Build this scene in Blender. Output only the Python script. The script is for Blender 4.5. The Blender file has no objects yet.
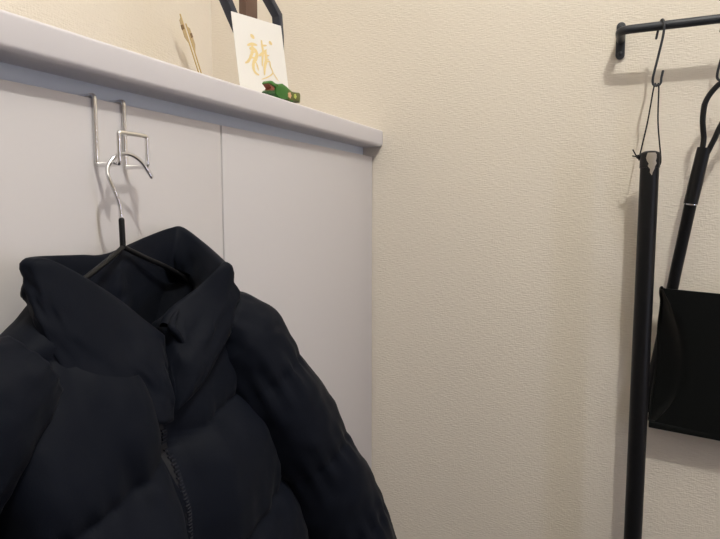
import bpy, bmesh, math, random
from mathutils import Vector, Matrix, noise
random.seed(4)
SC = bpy.context.scene
COL = SC.collection
V = Vector
PI = math.pi

# ------------------------------------------------------------------ materials
def new_mat(name, color, rough=0.5, metal=0.0, spec=0.5, sheen=0.0):
    m = bpy.data.materials.new(name); m.use_nodes = True
    b = m.node_tree.nodes['Principled BSDF']
    b.inputs['Base Color'].default_value = (*color, 1)
    b.inputs['Roughness'].default_value = rough
    b.inputs['Metallic'].default_value = metal
    b.inputs['Specular IOR Level'].default_value = spec
    if sheen:
        b.inputs['Sheen Weight'].default_value = sheen
        b.inputs['Sheen Roughness'].default_value = 0.5
    return m

def node(m, kind, **kw):
    n = m.node_tree.nodes.new(kind)
    for k, v in kw.items(): setattr(n, k, v)
    return n

def bump_noise(m, scale, strength, dist, stretch=(1, 1, 1), detail=3):
    t = m.node_tree
    tc = node(m, 'ShaderNodeTexCoord'); mp = node(m, 'ShaderNodeMapping')
    mp.inputs['Scale'].default_value = stretch
    nz = node(m, 'ShaderNodeTexNoise'); nz.inputs['Scale'].default_value = scale
    nz.inputs['Detail'].default_value = detail
    bp = node(m, 'ShaderNodeBump'); bp.inputs['Strength'].default_value = strength
    bp.inputs['Distance'].default_value = dist
    t.links.new(tc.outputs['Object'], mp.inputs['Vector'])
    t.links.new(mp.outputs['Vector'], nz.inputs['Vector'])
    t.links.new(nz.outputs['Fac'], bp.inputs['Height'])
    t.links.new(bp.outputs['Normal'], t.nodes['Principled BSDF'].inputs['Normal'])
    return m

def wallpaper(name, color):
    """embossed cloth-look vinyl wallpaper: short horizontal threads crossed by fine vertical ones"""
    m = new_mat(name, color, 0.75, spec=0.25); t = m.node_tree
    tc = node(m, 'ShaderNodeTexCoord')
    def layer(stretch, scale, detail=2):
        mp = node(m, 'ShaderNodeMapping'); mp.inputs['Scale'].default_value = stretch
        nz = node(m, 'ShaderNodeTexNoise'); nz.inputs['Scale'].default_value = scale
        nz.inputs['Detail'].default_value = detail
        t.links.new(tc.outputs['Object'], mp.inputs['Vector']); t.links.new(mp.outputs['Vector'], nz.inputs['Vector'])
        return nz
    a = layer((0.30, 0.30, 1.4), 320, 1); b = layer((1.5, 1.5, 0.35), 320, 1)
    add = node(m, 'ShaderNodeMath', operation='MULTIPLY_ADD'); add.inputs[1].default_value = 0.55
    t.links.new(b.outputs['Fac'], add.inputs[0]); t.links.new(a.outputs['Fac'], add.inputs[2])
    bp = node(m, 'ShaderNodeBump'); bp.inputs['Strength'].default_value = 0.62; bp.inputs['Distance'].default_value = 0.0015
    t.links.new(add.outputs[0], bp.inputs['Height'])
    t.links.new(bp.outputs['Normal'], t.nodes['Principled BSDF'].inputs['Normal'])
    return m

M = {}
M['wallpaper'] = wallpaper('cream_wallpaper', (0.78, 0.715, 0.62))
M['ceiling'] = wallpaper('ceiling_paper', (0.85, 0.84, 0.82))
M['floor'] = bump_noise(new_mat('floor_tile', (0.07, 0.06, 0.055), 0.5), 30, 0.15, 0.002)
M['white'] = bump_noise(new_mat('white_laminate', (0.60, 0.575, 0.585), 0.42, spec=0.35), 60, 0.03, 0.001)
M['counter'] = new_mat('counter_white', (0.65, 0.625, 0.65), 0.35)
M['carcass'] = new_mat('carcass_grey', (0.66, 0.71, 0.78), 0.45)
M['trim'] = new_mat('white_trim', (0.7, 0.68, 0.64), 0.45)
M['steel'] = bump_noise(new_mat('brushed_steel', (0.80, 0.79, 0.78), 0.22, 1.0), 300, 0.05, 0.0003)
M['chrome'] = new_mat('bright_steel', (0.66, 0.66, 0.68), 0.16, 1.0)
M['black_coat'] = new_mat('black_plastic_coat', (0.006, 0.006, 0.007), 0.42, spec=.25)
M['iron'] = bump_noise(new_mat('black_iron', (0.030, 0.033, 0.040), 0.48, 0.2), 250, 0.12, 0.0006)
M['pole'] = bump_noise(new_mat('black_painted_pole', (0.006, 0.006, 0.007), 0.42, spec=.25), 120, 0.05, 0.0005)
M['cord'] = new_mat('black_cord', (0.010, 0.010, 0.010), 0.85)
M['bare'] = bump_noise(new_mat('scuffed_metal', (0.34, 0.30, 0.25), 0.5, 0.35), 160, 0.6, 0.001)
M['pan'] = bump_noise(new_mat('black_pan_plastic', (0.0062, 0.0072, 0.0072), 0.40, spec=.2), 200, 0.05, 0.0005)
M['fabric'] = new_mat('black_down_fabric', (0.0040, 0.0055, 0.0105), 0.62, spec=0.09, sheen=0.02)
bump_noise(M['fabric'], 900, 0.22, 0.0005)
M['fabric_in'] = new_mat('black_lining', (0.0030, 0.0042, 0.0078), 0.6, spec=0.08, sheen=0.02)
bump_noise(M['fabric_in'], 500, 0.2, 0.0005)
M['tape'] = new_mat('zip_tape', (0.008, 0.008, 0.011), 0.8)
M['teeth'] = new_mat('zip_teeth', (0.05, 0.055, 0.075), 0.25, 0.6)
M['card'] = bump_noise(new_mat('white_card', (0.80, 0.775, 0.74), 0.7), 200, 0.05, 0.0004)
M['gold'] = new_mat('gold_ink', (0.78, 0.62, 0.31), 0.6)
M['green'] = bump_noise(new_mat('green_paint', (0.050, 0.19, 0.028), 0.45), 90, 0.25, 0.001)
M['dark_green'] = new_mat('dark_green_paint', (0.022, 0.085, 0.020), 0.45)
M['olive'] = bump_noise(new_mat('olive_paint', (0.13, 0.15, 0.03), 0.45), 90, 0.25, 0.001)
M['mouth'] = new_mat('red_brown_paint', (0.26, 0.075, 0.045), 0.5)
M['peach'] = new_mat('peach_paint', (0.72, 0.42, 0.24), 0.5)
M['lime'] = new_mat('lime_paint', (0.56, 0.62, 0.14), 0.5)
M['straw'] = new_mat('straw', (0.60, 0.44, 0.19), 0.6)
M['feather'] = new_mat('tan_feather', (0.50, 0.38, 0.21), 0.7)
M['brown_band'] = new_mat('brown_band', (0.20, 0.12, 0.055), 0.7)
M['navy'] = new_mat('navy_paint', (0.028, 0.033, 0.052), 0.5)
M['brown_wood'] = bump_noise(new_mat('dark_brown_wood', (0.115, 0.062, 0.042), 0.55), 60, 0.2, 0.001, (1, 1, .1))
M['door'] = bump_noise(new_mat('entrance_door_brown', (0.16, 0.09, 0.05), 0.5), 40, 0.1, 0.001, (1, 1, .05))

# ------------------------------------------------------------------ mesh helpers
def obj(name, bm, mat, parent=None, smooth=True, angle=40):
    me = bpy.data.meshes.new(name)
    bmesh.ops.recalc_face_normals(bm, faces=bm.faces[:])
    bm.to_mesh(me); bm.free()
    mats = mat if isinstance(mat, (list, tuple)) else [mat]
    for mm in mats: me.materials.append(mm)
    if smooth:
        for p in me.polygons: p.use_smooth = True
        me.set_sharp_from_angle(angle=math.radians(angle))
    o = bpy.data.objects.new(name, me); COL.objects.link(o)
    if parent:
        o.parent = parent
        o.matrix_parent_inverse = Matrix.Translation(-V(parent.location))
    return o

def thing(name, label, cat, loc, group=None):
    o = bpy.data.objects.new(name, None); COL.objects.link(o)
    o.location = loc; o.empty_display_size = 0.05
    return tag(o, label, cat, group)

def tag(o, label, cat, group=None):
    o['label'] = label; o['category'] = cat
    if group: o['group'] = group
    return o

def struct(o):
    o['kind'] = 'structure'; return o

def add_box(bm, lo, hi, bevel=0.0, seg=2):
    r = bmesh.ops.create_cube(bm, size=1.0)
    lo, hi = V(lo), V(hi)
    for v in r['verts']:
        v.co = V((lo[i] + (v.co[i] + .5) * (hi[i] - lo[i]) for i in range(3)))
    if bevel:
        es = {e for v in r['verts'] for e in v.link_edges}
        bmesh.ops.bevel(bm, geom=list(es), offset=bevel, segments=seg, profile=0.5, affect='EDGES')
    return bm

def box(name, lo, hi, mat, parent=None, bevel=0.0, seg=2):
    return obj(name, add_box(bmesh.new(), lo, hi, bevel, seg), mat, parent)

def catmull(pts, n=8, closed=False):
    pts = [V(p) for p in pts]; out = []
    N = len(pts); segs = N if closed else N - 1
    for i in range(segs):
        if closed: p0, p1, p2, p3 = (pts[(i + k - 1) % N] for k in range(4))
        else:
            p1, p2 = pts[i], pts[i + 1]
            p0 = pts[i - 1] if i else p1 * 2 - p2
            p3 = pts[i + 2] if i + 2 < N else p2 * 2 - p1
        for k in range(n):
            t = k / n
            out.append(0.5 * (2 * p1 + (p2 - p0) * t + (2 * p0 - 5 * p1 + 4 * p2 - p3) * t * t + (3 * p1 - p0 - 3 * p2 + p3) * t ** 3))
    if not closed: out.append(pts[-1])
    return out

def add_tube(bm, pts, r, n=12, cap=True, closed=False, round_cap=False):
    """sweep a circle along pts with a parallel-transported frame; r is a number or a list"""
    pts = [V(p) for p in pts]; N = len(pts)
    rs = [r] * N if not isinstance(r, (list, tuple)) else list(r)
    if round_cap and not closed:
        a = (pts[0] - pts[1]).normalized(); b = (pts[-1] - pts[-2]).normalized()
        hp, hr, tp, tr = [], [], [], []
        for k in range(1, 5):
            th = k / 5 * PI / 2
            hp.append(pts[0] + a * rs[0] * math.sin(th)); hr.append(rs[0] * math.cos(th))
            tp.append(pts[-1] + b * rs[-1] * math.sin(th)); tr.append(rs[-1] * math.cos(th))
        pts = hp[::-1] + pts + tp; rs = hr[::-1] + rs + tr; N = len(pts)
    tang = []
    for i in range(N):
        if closed: d = pts[(i + 1) % N] - pts[i - 1]
        else: d = pts[min(i + 1, N - 1)] - pts[max(i - 1, 0)]
        tang.append(d.normalized())
    ref = V((0, 0, 1)) if abs(tang[0].z) < .9 else V((1, 0, 0))
    u = (ref - tang[0] * ref.dot(tang[0])).normalized()
    rings = []
    for i in range(N):
        u = (u - tang[i] * u.dot(tang[i])).normalized(); w = tang[i].cross(u)
        rings.append([bm.verts.new(pts[i] + (u * math.cos(2 * PI * k / n) + w * math.sin(2 * PI * k / n)) * rs[i]) for k in range(n)])
    for i in range(N if closed else N - 1):
        a, b = rings[i], rings[(i + 1) % N]
        for k in range(n): bm.faces.new((a[k], a[(k + 1) % n], b[(k + 1) % n], b[k]))
    if cap and not closed:
        bm.faces.new(rings[0][::-1]); bm.faces.new(rings[-1])
    return bm

def tube(name, pts, r, mat, parent=None, n=12, closed=False, round_cap=False):
    return obj(name, add_tube(bmesh.new(), pts, r, n, True, closed, round_cap), mat, parent)

def add_prism(bm, pts, ex, bevel=0.0):
    """extrude the closed outline pts (3D) along vector ex"""
    ex = V(ex)
    a = [bm.verts.new(V(p)) for p in pts]; b = [bm.verts.new(V(p) + ex) for p in pts]
    n = len(a)
    fa = bm.faces.new(a); fb = bm.faces.new(b[::-1])
    for k in range(n): bm.faces.new((a[k], b[k], b[(k + 1) % n], a[(k + 1) % n]))
    if bevel:
        bmesh.ops.recalc_face_normals(bm, faces=bm.faces[:])
        es = list(fa.edges) + list(fb.edges)
        bmesh.ops.bevel(bm, geom=es, offset=bevel, segments=2, profile=.5, affect='EDGES')
    return bm

def add_loft(bm, rings, closed=True, cap0=False, cap1=False):
    rv = [[bm.verts.new(p) for p in r] for r in rings]
    n = len(rv[0])
    for a, b in zip(rv, rv[1:]):
        for k in range(n if closed else n - 1):
            bm.faces.new((a[k], a[(k + 1) % n], b[(k + 1) % n], b[k]))
    if cap0: bm.faces.new(rv[0][::-1])
    if cap1: bm.faces.new(rv[-1])
    return rv

def interp(tab, x):
    """piecewise smooth lookup; tab sorted by first column ascending"""
    if x <= tab[0][0]: return tab[0][1]
    for (x0, y0), (x1, y1) in zip(tab, tab[1:]):
        if x <= x1:
            t = (x - x0) / (x1 - x0); return y0 + (y1 - y0) * t
    return tab[-1][1]

# ------------------------------------------------------------------ the room
YB = 0.4024           # wall behind the cabinet
RX, RY, CH = -5.0, -2.3, 2.42
def wall(name, lo, hi, mat=M['wallpaper']):
    return struct(box(name, lo, hi, mat))
wall('wall_right', (0, RY, 0), (0.1, YB + .1, CH))
wall('wall_back', (RX - .1, YB, 0), (0, YB + .1, CH))
wall('wall_left', (RX - .1, RY, 0), (RX, YB, CH))
struct(box('floor', (RX - .1, RY - .1, -.1), (.1, YB + .1, 0), M['floor']))
struct(box('ceiling', (RX - .1, RY - .1, CH), (.1, YB + .1, CH + .1), M['ceiling']))
bm = bmesh.new()
DX0, DX1, DZ = -1.35, -0.45, 2.05      # entrance door opening in the front wall
add_box(bm, (RX - .1, RY - .1, 0), (DX0, RY, CH)); add_box(bm, (DX1, RY - .1, 0), (.1, RY, CH)); add_box(bm, (DX0, RY - .1, DZ), (DX1, RY, CH))
struct(obj('wall_front', bm, M['wallpaper'], smooth=False))
SX0, SX1, SZ0, SZ1 = -1.02, -0.93, 0.25, 1.55   # glazed slit of the door
bm = bmesh.new()
add_box(bm, (DX0, RY - .07, 0), (SX0, RY - .03, DZ)); add_box(bm, (SX1, RY - .07, 0), (DX1, RY - .03, DZ))
add_box(bm, (SX0, RY - .07, 0), (SX1, RY - .03, SZ0)); add_box(bm, (SX0, RY - .07, SZ1), (SX1, RY - .03, DZ))
struct(obj('door_1', bm, M['door'], smooth=False))
struct(box('baseboard_right', (-.008, RY, 0), (0, -.022, .06), M['trim'], bevel=.002))

# ------------------------------------------------------------------ shoe cabinet and its counter
ZT = 1.0484                           # top of the doors
cab = thing('shoe_cabinet', 'white flat-front shoe cabinet under the pale counter along the back wall', 'cabinet', (-1.1, .2, 0))
CX0 = -2.447
box('carcass', (CX0, .021, .06), (-.002, YB - .003, 1.068), M['carcass'], cab)
box('plinth', (CX0, .05, 0), (-.002, YB - .003, .06), M['carcass'], cab)
xs = [-.0022, -.4890, -.9790, -1.4690, -1.9590, -2.447]
for a, b in zip(xs, xs[1:]):
    box('door', (b + .0028 if b != CX0 else b, 0, .065), (a, .018, ZT), M['white'], cab, bevel=.0009)
# counter: front edge rounded above and below
OV, H, HF = .0222, 1.1, .032
prof = []
def arc(cy, cz, r, a0, a1, n=6):
    return [(cy + r * math.cos(math.radians(a0 + (a1 - a0) * k / n)), cz + r * math.sin(math.radians(a0 + (a1 - a0) * k / n))) for k in range(n + 1)]
prof += arc(-OV + .004, H - .004, .004, 90, 180) + arc(-OV + .0055, H - HF + .0055, .0055, 180, 270)
prof += [(YB - .001, H - HF), (YB - .001, H)]
bm = bmesh.new(); add_prism(bm, [(CX0, y, z) for y, z in prof], (-CX0 - .001, 0, 0))
ctop = obj('countertop', bm, M['counter'], None, angle=35)
tag(ctop, 'pale grey-white counter slab with rounded front edge on the shoe cabinet', 'countertop')

# ------------------------------------------------------------------ wire over-door hook
WR = .0023
hk = thing('over_door_hook', 'bent steel wire hook clipped over the top of the white cabinet door', 'hook', (-.671, 0, ZT))
yl, yf = -.0027, -.0335
xl, xr = -.6895, -.6525
zt, zb, zs = ZT + .0026, .9825, 1.0134
def corner(pts, r=.004, n=4):
    """round the corners of a polyline"""
    pts = [V(p) for p in pts]; out = [pts[0]]
    for a, b, c in zip(pts, pts[1:], pts[2:]):
        d0, d1 = (a - b), (c - b); rr = min(r, d0.length * .45, d1.length * .45)
        p, q = b + d0.normalized() * rr, b + d1.normalized() * rr
        for k in range(n + 1):
            t = k / n; out.append(p * (1 - t) ** 2 + b * 2 * t * (1 - t) + q * t * t)
    out.append(pts[-1]); return out
path = [(xl, .0196, ZT - .006), (xl, .0196, zt), (xl, yl, zt), (xl, yl, zb), (xl, yf, zb), (xl, yf, zs),
        (xr, yf, zs), (xr, yf, zb), (xr, yl, zb), (xr, yl, zt), (xr, .0196, zt), (xr, .0196, ZT - .006)]
tube('wire', corner(path, .0035), WR, M['steel'], hk, 12, round_cap=True)

# ------------------------------------------------------------------ clothes hanger
hg = thing('clothes_hanger', 'thin hanger with steel hook and black arms hanging on the wire hook', 'hanger', (-.6935, -.037, .9007))
arcp = [(-.6935, -.0375, .922), (-.6932, -.0365, .931), (-.6935, -.036, .9414), (-.6970, -.0345, .9540), (-.7000, -.0310, .9660), (-.6996, -.0275, .9743), (-.6957, -.0262, .9823),
        (-.6889, -.0268, .9894), (-.6792, -.0286, .9936), (-.6695, -.0306, .9924), (-.6610, -.0322, .9874), (-.6546, -.0335, .9801), (-.6496, -.0350, .9719)]
tube('hook', catmull(arcp, 6), .0020, M['chrome'], hk and hg, 12, round_cap=True)
bm = bmesh.new()
ap = V((-.6940, -.0385, .9015))
bmesh.ops.create_uvsphere(bm, u_segments=12, v_segments=8, radius=.0012, matrix=Matrix.Translation(V((-.6496, -.0350, .9716))))
obj('tip_bead', bm, M['chrome'], hg)
tube('neck_sleeve', [(-.6935, -.0375, .9275), (-.6937, -.038, .915), ap], .0029, M['black_coat'], hg, 12, round_cap=True)
tube('arm', catmull([ap, (-.7040, -.0420, .8968), (-.7325, -.0510, .8858), (-.7637, -.0590, .8735), (-.785, -.058, .860), (-.798, -.056, .848)], 6), .0026, M['black_coat'], hg, 12, round_cap=True)
tube('arm', catmull([ap, (-.6850, -.0395, .8970), (-.6620, -.0420, .8862), (-.6370, -.0445, .8752), (-.610, -.050, .858), (-.598, -.055, .845)], 6), .0026, M['black_coat'], hg, 12, round_cap=True)

# ------------------------------------------------------------------ black down jacket
jk = thing('down_jacket', 'black quilted down jacket with high collar hanging from the wire hanger', 'jacket', (-.705, -.06, .30))
X0 = -.705
WL = [(.28, .172), (.50, .168), (.62, .162), (.72, .158), (.78, .152), (.81, .145), (.83, .130), (.85, .102), (.868, .078), (.885, .06), (.90, .03)]
WRT = [(.28, .175), (.50, .196), (.62, .180), (.72, .164), (.80, .148), (.83, .126), (.85, .104), (.868, .085), (.885, .06), (.90, .03)]
DF = [(.28, .180), (.45, .180), (.55, .176), (.62, .166), (.70, .146), (.76, .124), (.80, .108), (.83, .095), (.85, .084), (.868, .072), (.885, .058), (.90, .04)]
DB = .016
SEAM, PITCH = .724, .122
def puff(z):
    ph = ((z - SEAM) / PITCH) % 1.0
    return abs(math.sin(PI * ph)) ** 0.55
def fb(p, f, o=3):
    s, a = 0.0, 1.0
    for _ in range(o):
        s += a * noise.noise(V(p) * f); f *= 2.05; a *= .5
    return s
def sgnpow(c, e): return math.copysign(abs(c) ** e, c)
def body_pt(th, z):
    c, s = math.cos(th), math.sin(th)
    e = 2 / 3.2
    w = interp(WL, z) if c < 0 else interp(WRT, z)
    yf_ = -interp(DF, z); ym = (yf_ - DB) / 2; d = (DB - yf_) / 2 - .0
    d = (-DB - yf_) / 2
    x = X0 + w * sgnpow(c, e)
    front = max(0.0, -s)
    # quilt seams sag a little towards the zip and the side
    zz = z - (.24 * (x - X0) if front else 0)
    pf = puff(zz) if z < .86 else 1.0
    y = ym + d * sgnpow(s, e)
    nrm = V((c * .8, s, 0)).normalized()
    amp = .0125 * min(1, front * 1.6) + .003
    off = amp * (pf - .75)
    dx = x - (X0 - .015)
    off -= front * .030 * math.exp(-(dx / .020) ** 2)          # sunk zip placket
    p = V((x, y, z)) + nrm * off
    if front:
        near = 1 - pf
        p += nrm * (.0045 * fb((x * 1.0, z * .55, 3.1), 22, 3) * (0.5 + front))
        p += nrm * (  .0022 * near * math.sin(x * 260 + 5 * noise.noise(V((x * 14, z * 9, 0)))))
    return p
NT = 168
def ztop(th):
    f = max(0.0, -math.sin(th))
    return .874 - .080 * f ** 1.6
rings = []
NR = 190
for i in range(NR + 1):
    t = i / NR
    ring = []
    for k in range(NT):
        th = 2 * PI * k / NT - PI / 2 + .0001
        zt_ = ztop(th); tt = t ** 1.25
        z = zt_ + (.285 - zt_) * tt
        ring.append(body_pt(th, z))
    rings.append(ring)
bm = bmesh.new(); add_loft(bm, rings, True)
obj('body', bm, M['fabric'], jk, angle=180)

def sleeve(path, rad, seed, squash):
    pts = catmull(path, 24); n = len(pts)
    L = [0.0]
    for a, b in zip(pts, pts[1:]): L.append(L[-1] + (b - a).length)
    rings = []
    for i, p in enumerate(pts):
        d = (pts[min(i + 1, n - 1)] - pts[max(i - 1, 0)]).normalized()
        ax = V((1, 0, 0)); ax = (ax - d * ax.dot(d)).normalized(); ay = d.cross(ax)
        t = i / (n - 1); r0 = interp(rad, t)
        ph = (L[i] / .115 + .15) % 1.0; pf = abs(math.sin(PI * ph)) ** .6
        ring = []
        for k in range(72):
            th = 2 * PI * k / 72
            q = ax * math.cos(th) * squash + ay * math.sin(th)
            w = .0050 * fb(p * 1.0 + q * .07 + V((seed, 0, 0)), 16, 3)
            w += .0026 * (1 - pf) * math.sin(th * 17 + seed)
            ring.append(p + q * (r0 * (.93 + .085 * pf) + w))
        rings.append(ring)
    bm = bmesh.new(); add_loft(bm, rings, True, True, True)
    return bm
RAD = [(0, .030), (.06, .041), (.16, .052), (.35, .060), (.6, .060), (.85, .055), (.95, .049), (1, .040)]
obj('sleeve', sleeve([(-.622, -.078, .822), (-.592, -.094, .795), (-.560, -.120, .725), (-.511, -.148, .622), (-.470, -.179, .520), (-.448, -.184, .42), (-.438, -.176, .335)], RAD, 1.7, .92), M['fabric'], jk, angle=180)
RADL = [(0, .036), (.06, .044), (.16, .052), (.35, .056), (.6, .056), (.85, .05), (.95, .045), (1, .040)]
obj('sleeve', sleeve([(-.820, -.066, .810), (-.872, -.066, .783), (-.920, -.066, .72), (-.940, -.068, .62), (-.950, -.072, .52), (-.955, -.075, .42), (-.955, -.075, .335)], RADL, 6.2, .95), M['fabric'], jk, angle=180)

# collar: outer shell from the neck seam to the rim, rolled over into the inside
pairs = [((-.7030, -.0960, .8190), (-0.7190, -.1180, .7460)), ((-.7180, -.0920, .8310), (-.7240, -.1230, .7440)), ((-.7435, -.0852, .8519), (-.7430, -.1260, .7480)), ((-.7777, -.0777, .8765), (-.7660, -.1180, .7640)),
         ((-.8024, -.0688, .8924), (-.7980, -.0980, .7920)), ((-.8105, -.0600, .8945), (-.8120, -.0740, .8380)), ((-.8090, -.0500, .8945), (-.8060, -.0560, .8460)), ((-.7778, -.0260, .8933), (-.7900, -.0300, .8500)), ((-.7403, -.0240, .8919), (-.7700, -.0200, .8550)),
         ((-.7030, -.0220, .8911), (-.7100, -.0190, .8580)), ((-.6434, -.0210, .9055), (-.6550, -.0190, .8550)), ((-.6060, -.0220, .9140), (-.6160, -.0200, .8520)), ((-.5926, -.0280, .9142), (-.6020, -.0230, .8500)), ((-.5945, -.0600, .8975), (-.6010, -.0620, .8400)),
         ((-.6170, -.1040, .8812), (-.6120, -.1000, .8230)), ((-.6264, -.1150, .8780), (-.6210, -.1120, .8140)), ((-.6513, -.1050, .8572), (-.6520, -.1220, .7960)), ((-.6791, -.0985, .8420), (-.6860, -.1230, .7680)), ((-.6930, -.0975, .8330), (-0.7110, -.1180, .7520)), ((-.6990, -.0990, .8270), (-0.7160, -.1170, .7470))]
rim = catmull([a for a, b in pairs], 9); base = catmull([b for a, b in pairs], 9)
NU = len(rim)
Cc = V((-.703, -.058, 0))
NV = 22
cols = []
for i in range(NU):
    u = i / (NU - 1)
    r, b = rim[i], base[i]
    out = V((r.x - Cc.x, r.y - Cc.y, 0)).normalized()
    ends = min(1, min(u, 1 - u) * 14)
    col = []
    for j in range(NV + 1):                         # outer face, base to rim
        v = j / NV
        p = b.lerp(r, v)
        p = p + out * (.0015 + .0150 * ends * max(0, (-out.y - .45) / .55) * math.sin(PI * v) ** .8 + .0060 * fb((u * 9, v * 1.6, 2), 2.0, 3) * math.sin(PI * min(1, v * 1.0)))
        if j == 0: p = p - out * .010
        col.append(p)
    for j in range(1, 5):                           # rolled rim
        a = PI * j / 5
        col.append(r + V((0, 0, .0042 * math.sin(a))) - out * (.0055 * (1 - math.cos(a))))
    zlow = .796
    depth = max(.022, r.z - zlow)
    for j in range(0, NV + 1):                      # inner face, rim down to the neck
        v = j / NV
        p = r - out * (.011 + .012 * math.sin(PI * v) ** .8 * ends + .006 * v) - V((0, 0, depth * v))
        p = p + out * (.0075 * fb((u * 8, v * 1.7, 9), 2.0, 3) * math.sin(PI * v))
        col.append(p)
    cols.append(col)
bm = bmesh.new(); NCOL = len(cols[0])
rv = add_loft(bm, cols, False)
for a in (rv[0], rv[-1]):                           # close the front ends
    for j in range(NV):
        o_, i_ = j, NCOL - 1 - j
        if i_ - 1 > o_ + 1: bm.faces.new((a[o_], a[o_ + 1], a[i_ - 1], a[i_]))
obj('collar', bm, M['fabric'], jk, angle=180)
# lining seen down the neck
rings = []
for j in range(9):
    t = j / 8; ring = []
    for k in range(64):
        th = 2 * PI * k / 64
        f = max(0, -math.sin(th))
        ring.append(V((X0 + (.093 - .03 * t) * math.cos(th), -.055 + (.040 - .012 * t) * math.sin(th), .858 - .062 * f - .09 * t)))
    rings.append(ring)
bm = bmesh.new(); add_loft(bm, rings, True, False, True)
obj('lining', bm, M['fabric_in'], jk, angle=180)

# zip: tape, teeth, chin flap
def front(x, z, lift=0.0):
    th = -PI / 2
    w = interp(WL, z) if x < X0 else interp(WRT, z)
    c = sgnpow((x - X0) / w, 1.6)
    best = body_pt(-math.acos(c), z)
    return V((x, best.y - lift, z))
zp = []
for i in range(60):
    z = .815 - i * .0089
    zp.append(front(X0 - .014, z, .002))
bm = bmesh.new()
L_ = [[p + V((-.008, .004, 0)), p + V((-.003, -.001, 0)), p + V((.003, -.001, 0)), p + V((.008, .004, 0))] for p in zp]
add_loft(bm, L_, False)
zipper = obj('zipper', bm, M['tape'], jk)
bm = bmesh.new()
for i in range(150):
    z = .735 - i * .0030
    p = front(X0 - .014, z, .0045)
    s = 1 if i % 2 else -1
    add_box(bm, p + V((-.0026 + .0006 * s, -.0007, -.0008)), p + V((.0026 + .0006 * s, .002, .0008)))
zt_o = obj('zipper_teeth', bm, M['teeth'], zipper, smooth=False)
zt_o.matrix_parent_inverse = Matrix.Identity(4)
flap = catmull([(-.6835, -.0965, .8405), (-.6905, -.1000, .8375), (-.6985, -.1030, .8320), (-.7025, -.1060, .8275), (-.6985, -.1085, .8215), (-.6935, -.1100, .8130), (-.6900, -.1115, .8060)], 6)
tube('chin_guard', flap, [.0016 + .0022 * math.sin(PI * k / (len(flap) - 1)) for k in range(len(flap))], M['fabric'], jk, 10, round_cap=True)

# ------------------------------------------------------------------ wall rail with S-hooks
RXP, RZ, RR = -.060, 1.2245, .0068
rail = thing('wall_rail', 'black iron rail on wall brackets above the hanging black pole', 'rail', (0, -.7, RZ))
y0, y1 = -.4572, -.96
tube('bar', corner([(-.004, y0, RZ), (RXP, y0, RZ), (RXP, y1, RZ), (-.004, y1, RZ)], .016, 8), RR, M['iron'], rail, 16)
for yy in (y0, y1):
    bm = bmesh.new()
    w, zc, hh = .0072, 1.2230, .0232
    outl = [(0, yy + w * math.cos(a), zc + hh + w * math.sin(a)) for a in [PI * k / 10 for k in range(11)]]
    outl += [(0, yy + w * math.cos(a), zc - hh + w * math.sin(a)) for a in [PI + PI * k / 10 for k in range(11)]]
    add_prism(bm, outl, (-.005, 0, 0), .001)
    br = obj('bracket', bm, M['iron'], rail)
    for dz in (-.021, .021):
        bm = bmesh.new()
        bmesh.ops.create_uvsphere(bm, u_segments=12, v_segments=8, radius=.0036, matrix=Matrix.Translation(V((-.005, yy, zc + dz))) @ Matrix.Scale(.45, 4, (1, 0, 0)))
        obj('screw', bm, M['iron'], rail)

def s_hook(label, y, flip=1, dy=0.0):
    t = thing('s_hook', label, 'hook', (RXP, y, RZ), 's-hooks on the wall rail')
    r = RR + .0020
    pts = [(RXP + r + .0005, y + .007, RZ - .016), (RXP + r, y + .005, RZ - .004)]
    for a in (30, 60, 90, 120, 150):
        pts.append((RXP + r * math.cos(math.radians(a)), y + .004 - .006 * a / 150, RZ + r * math.sin(math.radians(a))))
    pts += [(RXP - r - .0006, y - .003, RZ - .004), (RXP - r, y - .0015, RZ - .022), (RXP - .004, y + .0075, 1.156), (RXP - .002, y + .0092, 1.146)]
    yc, zc, rr = y + .0035, 1.1395, .0058
    for a in (180, 215, 250, 285, 320, 350):
        pts.append((RXP, yc - rr * math.cos(math.radians(a)), zc + rr * math.sin(math.radians(a))))
    pts = pts[:-6] + [(RXP, yc - rr * math.cos(math.radians(a)), zc + rr * math.sin(math.radians(a))) for a in (180, 215, 250, 285, 320, 350)] if False else pts[:-6]
    for a in (0, 40, 80, 120, 160):
        pts.append((RXP, yc + rr * math.cos(math.radians(a)), zc - rr * math.sin(math.radians(a))))
    pts += [(RXP, yc - rr - .0005, zc + .006), (RXP, yc - rr - .0020, zc + .0155)]
    tube('hook_wire', catmull(pts, 5), .0019, M['iron'], t, 10, round_cap=True)
    return t, V((RXP, yc, zc - rr))
_, cpt = s_hook('black S-hook on the rail holding the cord of the black pole', -.5175)

# pole with cord
PY = -.5093
pole = thing('pole', 'long black pole hanging by a thin cord from the rail', 'pole', (RXP, PY, .25))
PR = .0140
tube('shaft', [(RXP, PY, .25), (RXP, PY, 1.0), (RXP, PY, 1.018)], PR, M['pole'], pole, 28)
bm = bmesh.new()
cp = [(RXP, PY, 1.004)] + [(RXP, PY, 1.018 + .008 * math.sin(a)) for a in [PI / 2 * k / 5 for k in range(5)]]
add_tube(bm, [(RXP, PY, 1.006), (RXP, PY, 1.027), (RXP, PY, 1.0300), (RXP, PY, 1.0322), (RXP, PY, 1.0330)], [PR + .0009, PR + .0009, PR - .0005, PR - .005, PR - .011], 28)
cap_o = obj('end_cap', bm, M['pole'], pole)
cap_o['label'] = 'black end cap with scuffed bare metal'
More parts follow.
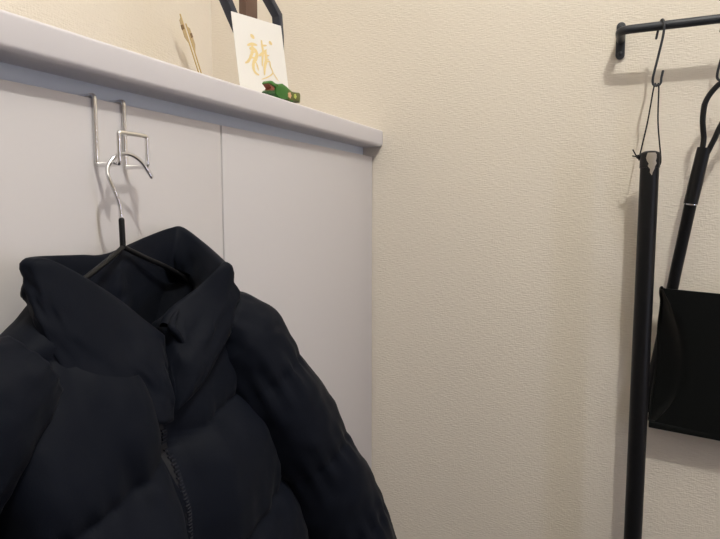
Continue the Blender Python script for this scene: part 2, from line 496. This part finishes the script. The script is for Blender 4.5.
# worn patch: jagged tongue of bare metal following the cap's curve
def on_pole(a, z, r): return V((RXP + r * math.cos(a), PY + r * math.sin(a), z))
bm = bmesh.new()
A0 = math.atan2(.02, -1.05)           # side facing the room
edge_l = [(1.0290, .36), (1.026, .48), (1.021, .50), (1.016, .42), (1.012, .55), (1.008, .36), (1.003, .30), (.998, .14), (.994, .10)]
edge_r = [(1.0290, -.40), (1.026, -.46), (1.021, -.54), (1.016, -.44), (1.012, -.26), (1.008, -.34), (1.003, -.10), (.998, -.12), (.994, .04)]
rows = []
for (zl, al), (zr_, ar) in zip(edge_l, edge_r):
    rr = (PR + .0014) if zl < 1.028 else PR + .0008
    rows.append([on_pole(PI + al + (ar - al) * k / 8 + .15, zl, rr) for k in range(9)])
rin = [[on_pole(PI + al + (ar - al) * k / 8 + .15, zl, PR - .002) for k in range(9)] for (zl, al), (zr_, ar) in zip(edge_l, edge_r)]
add_loft(bm, rows, False)
pp = obj('bare_metal_patch', bm, M['bare'], pole); pp['label'] = 'pale scuffed metal patch'
# cord: two strands, knot and loose ends
cl = V((RXP, PY + PR + .0012, 1.0250)); cr = V((RXP, PY - PR - .0012, 1.0225))
bm = bmesh.new()
hx = cpt + V((0, 0, -.0008))
strand = [cl + V((0, 0, -.006)), cl, cl.lerp(hx, .5) + V((0, .0006, 0)), hx + V((0, .0035, .001)), hx + V((0, 0, -.0004)) , hx + V((0, -.003, .0005)), hx.lerp(cr, .5) + V((0, .0010, 0)), cr, cr + V((0, .0006, -.012))]
add_tube(bm, catmull(strand, 6), .00115, 8)
cord = obj('cord', bm, M['cord'], pole)
kn = cl + V((-.001, .0018, -.0005))
bm = bmesh.new()
bmesh.ops.create_uvsphere(bm, u_segments=12, v_segments=8, radius=.0034, matrix=Matrix.Translation(kn))
for v in bm.verts: v.co += (v.co - kn) * .3 * noise.noise(v.co * 300)
add_tube(bm, catmull([kn, kn + V((-.001, .004, .003)), kn + V((-.001, .0085, .0115))], 5), .0011, 8)
add_tube(bm, catmull([kn, kn + V((-.001, .005, .0005)), kn + V((-.001, .0090, .0015))], 5), .0011, 8)
knot = obj('knot', bm, M['cord'], pole)

# long-handled dustpan
_, dpt = s_hook('black S-hook on the rail holding the dustpan loop', -.6050)
dp = thing('dustpan', 'black long-handled dustpan hanging beside the black pole', 'dustpan', (-.055, -.56, .58))
LX = -.060
loop = [(LX, -.5712, 1.026), (LX, -.5728, 1.046), (LX, -.5742, 1.0776), (LX, -.5808, 1.1060), (LX, -.5922, 1.1240), (LX, -.6030, 1.1320), (LX, -.6150, 1.1300), (LX, -.6235, 1.1190), (LX, -.6205, 1.1020), (LX, -.6075, 1.0831), (LX, -.5925, 1.0584), (LX, -.5785, 1.026)]
tube('hanging_loop', catmull(loop, 7), .0041, M['pole'], dp, 12)
gx = -.056
tube('grip', [(gx - .002, -.5742, 1.0345), (gx - .001, -.5668, .990), (gx, -.5600, .9485)], [.0096, .0100, .0100], M['pole'], dp, 20)
tube('shaft', catmull([(gx, -.5600, .9475), (-0.0380, -0.5512, 0.8796), (-0.0290, -0.5431, 0.8185), (-0.0180, -0.5337, 0.7186), (-0.0125, -0.5246, 0.6285), (-0.0115, -0.5206, 0.5953)], 6), .0088, M['pole'], dp, 20)
bm = bmesh.new()
add_tube(bm, [(gx, -.5600, .9486), (gx, -.5598, .9470)], .0103, 20)  # bright ring added to imitate white glints in the grip joint gap
fr = obj('joint_glint', bm, M['chrome'], dp); fr['label'] = 'thin bright ring imitating the glints in the joint of grip and shaft'
for o_ in dp.children:
    for v in o_.data.vertices:
        k = min(1, max(0, (v.co.z - .60) / .22)) * (1 - .75 * min(1, max(0, (v.co.z - 1.05) / .05)))
        v.co.y -= .0095 * k
# pan: floor panel facing the room, hollow side walls turned back to the wall, folded lip below
def row(z, yl_, xf, yb_, xb, yr=-.705):
    """cross-section of the pan at height z: back edge of the side wall, ridge, front panel"""
    pts = [V((xb, yb_, z))]
    for k in range(1, 6):
        t = k / 6; pts.append(V((xb + (xf - xb) * t, yb_ + (yl_ - yb_) * t - .004 * math.sin(PI * t), z - .004 * t)))
    pts.append(V((xf - .001, yl_, z)))
    for k in range(1, 13):
        t = k / 12; pts.append(V((xf - .003 * math.sin(PI * t) - .002, yl_ + (yr - yl_) * t, z + .006 * t)))
    for k in range(1, 6):
        t = k / 6; pts.append(V((xf + (xb - xf) * t, yr - .006 * math.sin(PI * t * .5), z + .006)))
    return pts
prof = [(0.804, -0.5369, -0.062, -0.5352, -0.0535), (0.8007, -0.5378, -0.0617, -0.5343, -0.0464), (0.7928, -0.5413, -0.0608, -0.5344, -0.0387), (0.78, -0.5482, -0.0593, -0.5363, -0.0338), (0.7585, -0.5567, -0.0567, -0.5356, -0.0307), (0.7371, -0.5642, -0.0542, -0.5344, -0.0282), (0.7123, -0.5696, -0.0513, -0.5341, -0.0253), (0.6884, -0.5725, -0.0485, -0.5344, -0.0225), (0.6611, -0.5723, -0.0453, -0.5336, -0.0225), (0.6336, -0.5668, -0.0421, -0.5315, -0.0225), (0.6062, -0.5553, -0.0389, -0.5293, -0.0225), (0.5845, -0.5416, -0.0364, -0.5276, -0.0225), (0.5727, -0.532, -0.035, -0.5271, -0.0225)]
outer = [row(*p) for p in prof]
inner = [[V((q.x + .0035, q.y + (-.0025 if k < 7 else 0), q.z)) for k, q in enumerate(r)] for r in outer]
bm = bmesh.new()
ro = add_loft(bm, outer, False); ri = add_loft(bm, inner, False)
for a, b in ((ro[0], ri[0]), (ro[-1], ri[-1])):
    for k in range(len(a) - 1): bm.faces.new((a[k], a[k + 1], b[k + 1], b[k]))
for j in range(len(ro) - 1):
    for e in (0, -1): bm.faces.new((ro[j][e], ro[j + 1][e], ri[j + 1][e], ri[j][e]))
pan = obj('pan', bm, M['pan'], dp, angle=50)
LY, LZ = -0.5256, 0.5636
bm = bmesh.new()
add_prism(bm, [(-.026, LY, LZ + .0110), (-.026, LY, LZ), (-.026, -.712, LZ + .004), (-.026, -.712, LZ + .016)], (-.014, 0, 0), .0022)
obj('lip', bm, M['pan'], dp)
add_rim = tube('rim_bead', catmull([(p[4], p[3], p[0]) for p in prof], 6), .0026, M['pan'], dp, 10, round_cap=True)

for o_ in dp.children:
    if o_.name.split('.')[0] in ('pan', 'lip', 'rim_bead'):
        for v in o_.data.vertices: v.co.z += .0110 + .085 * (v.co.y + .53)

# ------------------------------------------------------------------ things on the counter
# postcard with brushed gold character
yaw, lean = -.3047, .165
B0 = V((-.303, .0507, H + .0004))
ex = V((math.cos(yaw), math.sin(yaw), 0)); nn = V((-math.sin(yaw), math.cos(yaw), 0))
up = V((0, 0, 1)) * math.cos(lean) + nn * math.sin(lean); nf = ex.cross(up)   # nf looks to the room
card = thing('greeting_card', 'white card with gold brush character leaning behind the toy crocodile', 'card', tuple(B0))
bm = bmesh.new()
add_prism(bm, [B0 - ex * .05, B0 + ex * .05, B0 + ex * .05 + up * .148, B0 - ex * .05 + up * .148], -nf * .0008)
obj('card_sheet', bm, M['card'], card, smooth=False)
ST = [([(-0.0180, 0.1180), (-0.014, 0.1160), (-0.0108, 0.1130)], .0034), ([(-0.0270, 0.0990), (-0.0165, 0.1030), (-0.0060, 0.1036)], .0026), ([(-.0225, .0890), (-.0118, .0908)], .0014), ([(-.0215, .0800), (-.0125, .0812)], .0014), ([(.0020, .1045), (.0140, .1072)], .0016), ([(.0055, .0885), (.0165, .0912)], .0014), ([(.0050, .0818), (.0150, .0838)], .0012), ([(-0.0167, 0.1012), (-0.0174, 0.0929), (-0.0209, 0.0842), (-0.0278, 0.0739), (-0.0349, 0.069)], .0026),
      ([(-0.0228, 0.0936), (-0.0169, 0.0966), (-0.0118, 0.0941), (-0.0093, 0.0883), (-0.0127, 0.0804), (-0.0183, 0.0721), (-0.0196, 0.0629), (-0.0162, 0.0564), (-0.0099, 0.0542)], .0030), ([(-0.0135, 0.0748), (-0.0112, 0.068), (-0.01, 0.061)], .0016),
      ([(0.0034, 0.1136), (0.0033, 0.1053), (0.0039, 0.0945), (0.0011, 0.083), (-0.0015, 0.0698)], .0022), ([(0.0185, 0.1145), (0.0216, 0.1129), (0.0248, 0.1105)], .0032), ([(-0.0063, 0.0861), (0.0024, 0.0915), (0.0118, 0.0998)], .0026),
      ([(0.0089, 0.0974), (0.0087, 0.0882), (0.008, 0.0807), (0.0038, 0.0708), (0.0011, 0.0557)], .0030), ([(0.0096, 0.0792), (0.0155, 0.0803), (0.0155, 0.0729), (0.019, 0.0653), (0.0171, 0.0603), (0.0057, 0.0529), (-0.0064, 0.0476)], .0013), ([(0.0189, 0.0643), (0.0246, 0.0561), (0.0296, 0.0504)], .0011)]
bm = bmesh.new()
for si, (s, w) in enumerate(ST):
    cv = catmull([V((a, b, 0)) for a, b in s], 7); n = len(cv); rr = []
    for i, p in enumerate(cv):
        d = (cv[min(i + 1, n - 1)] - cv[max(i - 1, 0)]).normalized(); q = V((-d.y, d.x, 0))
        t = i / (n - 1); ww = w * (0.35 + .65 * math.sin(PI * min(1, t * .9 + .1)) ** .6) * (1 + .2 * noise.noise(V((i * .3, si, 0))))
        if n < 18: ww = w * max(.15, math.sin(PI * (t * .96 + .02)) ** .5)
        lay = .0003 + .00004 * si
        rr.append([B0 + ex * c.x + up * c.y + nf * lay for c in (p + q * ww, p - q * ww)])
    add_loft(bm, rr, False)
sg = obj('brush_character', bm, M['gold'], card, smooth=False); sg['label'] = 'pale gold brush-written character'

# toy crocodile
CROC = [(-0.4025, 1.1197), (-0.3996, 1.1228), (-0.395, 1.1233), (-0.3874, 1.1216), (-0.3798, 1.1219), (-0.3689, 1.1247), (-0.358, 1.1225), (-0.3437, 1.1182), (-0.3332, 1.1184), (-0.3224, 1.1198), (-0.3191, 1.1171), (-0.3205, 1.1051), (-0.3259, 1.1064), (-0.3334, 1.1063), (-0.3388, 1.1032), (-0.3492, 1.1036), (-0.3563, 1.1051), (-0.3655, 1.1027), (-0.3734, 1.1027), (-0.3792, 1.1038), (-0.3821, 1.1054), (-0.3879, 1.1054), (-0.3973, 1.1032), (-0.4029, 1.1038), (-0.4047, 1.1071), (-0.4009, 1.1098), (-0.3915, 1.1103), (-0.3858, 1.1126), (-0.3866, 1.1161), (-0.3904, 1.1169), (-0.397, 1.1177), (-0.4021, 1.1183)]
cy, dz = -.0115, -.0022
croc = thing('toy_crocodile', 'small green painted toy crocodile with open mouth on the counter edge', 'toy', (-.36, cy, H))
def cpt2(L, y): return [(x, y, z + dz) for x, z in L]
CROC = [(a + .0035, b + .0006) for a, b in CROC]
bodyp = CROC[0:9] + [(-.3350, 1.1150), (-.3370, 1.1060)] + CROC[14:20] + [(-.3830, 1.1080), CROC[27], CROC[28], CROC[29], CROC[30], CROC[31]]
obj('body', add_prism(bmesh.new(), cpt2(bodyp, cy - .006), (0, .014, 0), .0012), M['green'], croc)
jaw = [CROC[k] for k in (20, 21, 22, 23, 24, 25, 26, 27)] + [(-.3815, 1.1110), (-.3790, 1.1060)]
obj('lower_jaw', add_prism(bmesh.new(), cpt2(jaw, cy - .004), (0, .011, 0), .001), M['dark_green'], croc)
tail = [(-.3500, 1.1195), (-.3437, 1.1180)] + CROC[8:14] + [(-.3500, 1.1038), (-.3520, 1.110)]
obj('tail', add_prism(bmesh.new(), cpt2(tail, cy - .0066), (0, .013, 0), .001), M['olive'], croc)
MOUTH = [(-0.4005, 1.1187), (-0.396, 1.1179), (-0.3876, 1.1167), (-0.3847, 1.1154), (-0.3861, 1.1120), (-0.3915, 1.1108), (-0.3960, 1.1110), (-.3930, 1.1140)]
obj('mouth', add_prism(bmesh.new(), cpt2(MOUTH, cy - .0045), (0, .010, 0)), M['mouth'], croc)
for (x, z), m_, r_ in zip([(-0.3478, 1.1114), (-0.3322, 1.1126)], ('peach', 'lime'), (.0042, .0034)):
    for _ in (0,):
        pts = [(x + r_ * (1 + .14 * math.cos(5 * a)) * math.cos(a), cy - .0072, z + dz + r_ * (1 + .14 * math.cos(5 * a)) * math.sin(a)) for a in [2 * PI * k / 30 for k in range(30)]]
        so = obj('painted_spot', add_prism(bmesh.new(), pts, (0, .0012, 0)), M[m_], croc)
        so['label'] = 'peach painted flower spot' if m_ == 'peach' else 'yellow-green painted flower spot'
bm = bmesh.new(); bmesh.ops.create_uvsphere(bm, u_segments=10, v_segments=8, radius=.0012, matrix=Matrix.Translation(V((-.3800, cy - .006, 1.1196 + dz))))
obj('eye', bm, M['olive'], croc)

# angular ornament behind the card
YS = .094
orn = thing('ornament', 'angular navy frame ornament with brown centre post behind the white card', 'ornament', (-.27, YS, H))
def bar(bm, pts, w, depth):
    pts = [V(p) for p in pts]; n = len(pts); L1, L2 = [], []
    for i, p in enumerate(pts):
        d0 = (pts[i] - pts[i - 1]).normalized() if i else (pts[1] - pts[0]).normalized()
        d1 = (pts[i + 1] - pts[i]).normalized() if i < n - 1 else d0
        d = (d0 + d1).normalized(); q = V((-d.z, 0, d.x)); sc_ = 1 / max(.5, q.dot(V((-d0.z, 0, d0.x))))
        L1.append(p + q * w / 2 * sc_); L2.append(p - q * w / 2 * sc_)
    add_prism(bm, L1 + L2[::-1], (0, depth, 0), .0008)
    return bm
SX = -.0478   # offset of the frame's own left corner
obj('side_bar', bar(bmesh.new(), [(-.290, YS, H + .0005), (-.290, YS, 1.210), (-.3230, YS, 1.247), (-.3560, YS, 1.286), (-.318, YS, 1.330), (-.277, YS, 1.330)], .0125, .016), M['navy'], orn)
obj('side_bar', bar(bmesh.new(), [(-.1885, YS, H + .0005), (-.1885, YS, 1.2520), (-.1925, YS, 1.2850), (-.2420, YS, 1.3190), (-.277, YS, 1.330)], .0110, .016), M['navy'], orn)
po = box('centre_post', (-.2960, YS + .001, H + .0005), (-.2630, YS + .015, 1.330), M['brown_wood'], orn, .001); po['label'] = 'brown wooden post'

# small decorative arrows
ar = thing('decorative_arrow', 'tiny gold arrow ornament with tan feathers near the back wall', 'ornament', (-.06, .36, H))
def add_arrow(bm_s, bm_f, bm_b, top, bot, y, side):
    t, b = V((top[0], y, top[1])), V((bot[0], y, bot[1]))
    add_tube(bm_s, [b, t], .0014, 8, round_cap=True)
    d = (t - b).normalized(); q = V((d.z, 0, -d.x)) * side
    Lf = [t - d * .004, t - d * .010 + q * .0075, t - d * .042 + q * .0085, t - d * .056 + q * .0015]
    add_prism(bm_f, [p + V((0, -.0006, 0)) for p in Lf], (0, .0012, 0))
    Lb = [t - d * .019 + q * .0016, t - d * .019 + q * .0082, t - d * .028 + q * .0086, t - d * .028 + q * .0016]
    add_prism(bm_b, [p + V((0, -.0010, 0)) for p in Lb], (0, .0020, 0))
s_, f_, b_ = bmesh.new(), bmesh.new(), bmesh.new()
add_arrow(s_, f_, b_, (-.1505, 1.3345), (-.0345, H + .002), .360, -1)
add_arrow(s_, f_, b_, (-.1375, 1.3190), (-.0310, H + .002), .357, 1)
obj('stick', s_, M['straw'], ar); obj('feather', f_, M['feather'], ar, smooth=False); obj('feather_band', b_, M['brown_band'], ar, smooth=False)

# ------------------------------------------------------------------ light
def light(name, kind, loc, energy, color, **kw):
    d = bpy.data.lights.new(name, kind); d.energy = energy; d.color = color
    for k, v in kw.items(): setattr(d, k, v)
    o = bpy.data.objects.new(name, d); COL.objects.link(o); o.location = loc
    return o
light('ceiling_lamp', 'POINT', (-1.03, -.82, 2.27), 43, (1.0, .972, .89), shadow_soft_size=.016)
w = light('door_daylight', 'AREA', ((SX0 + SX1) / 2, RY - .02, (SZ0 + SZ1) / 2), 7.5, (.70, .75, 1.0), shape='RECTANGLE', size=SX1 - SX0, size_y=SZ1 - SZ0)
w.rotation_euler = (math.radians(90), 0, 0)
W = bpy.data.worlds.new('World'); SC.world = W; W.use_nodes = True
W.node_tree.nodes['Background'].inputs['Color'].default_value = (.55, .62, .72, 1)
W.node_tree.nodes['Background'].inputs['Strength'].default_value = .3

# ------------------------------------------------------------------ camera
cam = bpy.data.cameras.new('Camera'); co = bpy.data.objects.new('Camera', cam); COL.objects.link(co)
cam.sensor_fit = 'HORIZONTAL'; cam.sensor_width = 36.0; cam.lens = 594.1 / 720 * 36.0; cam.clip_start = .01
yw, pt = .4379, .0949
F = V((math.cos(yw) * math.cos(pt), math.sin(yw) * math.cos(pt), -math.sin(pt)))
co.location = (-1.1241, -.4975, .9346)
co.rotation_euler = F.to_track_quat('-Z', 'Y').to_euler()
SC.camera = co
SC.view_settings.view_transform = 'Standard'; SC.view_settings.look = 'None'
SC.view_settings.exposure = 0.0; SC.view_settings.gamma = 1.0; SC.view_settings.use_curve_mapping = False
SC.cycles.use_denoising = True
SC.cycles.max_bounces = 8; SC.cycles.diffuse_bounces = 5
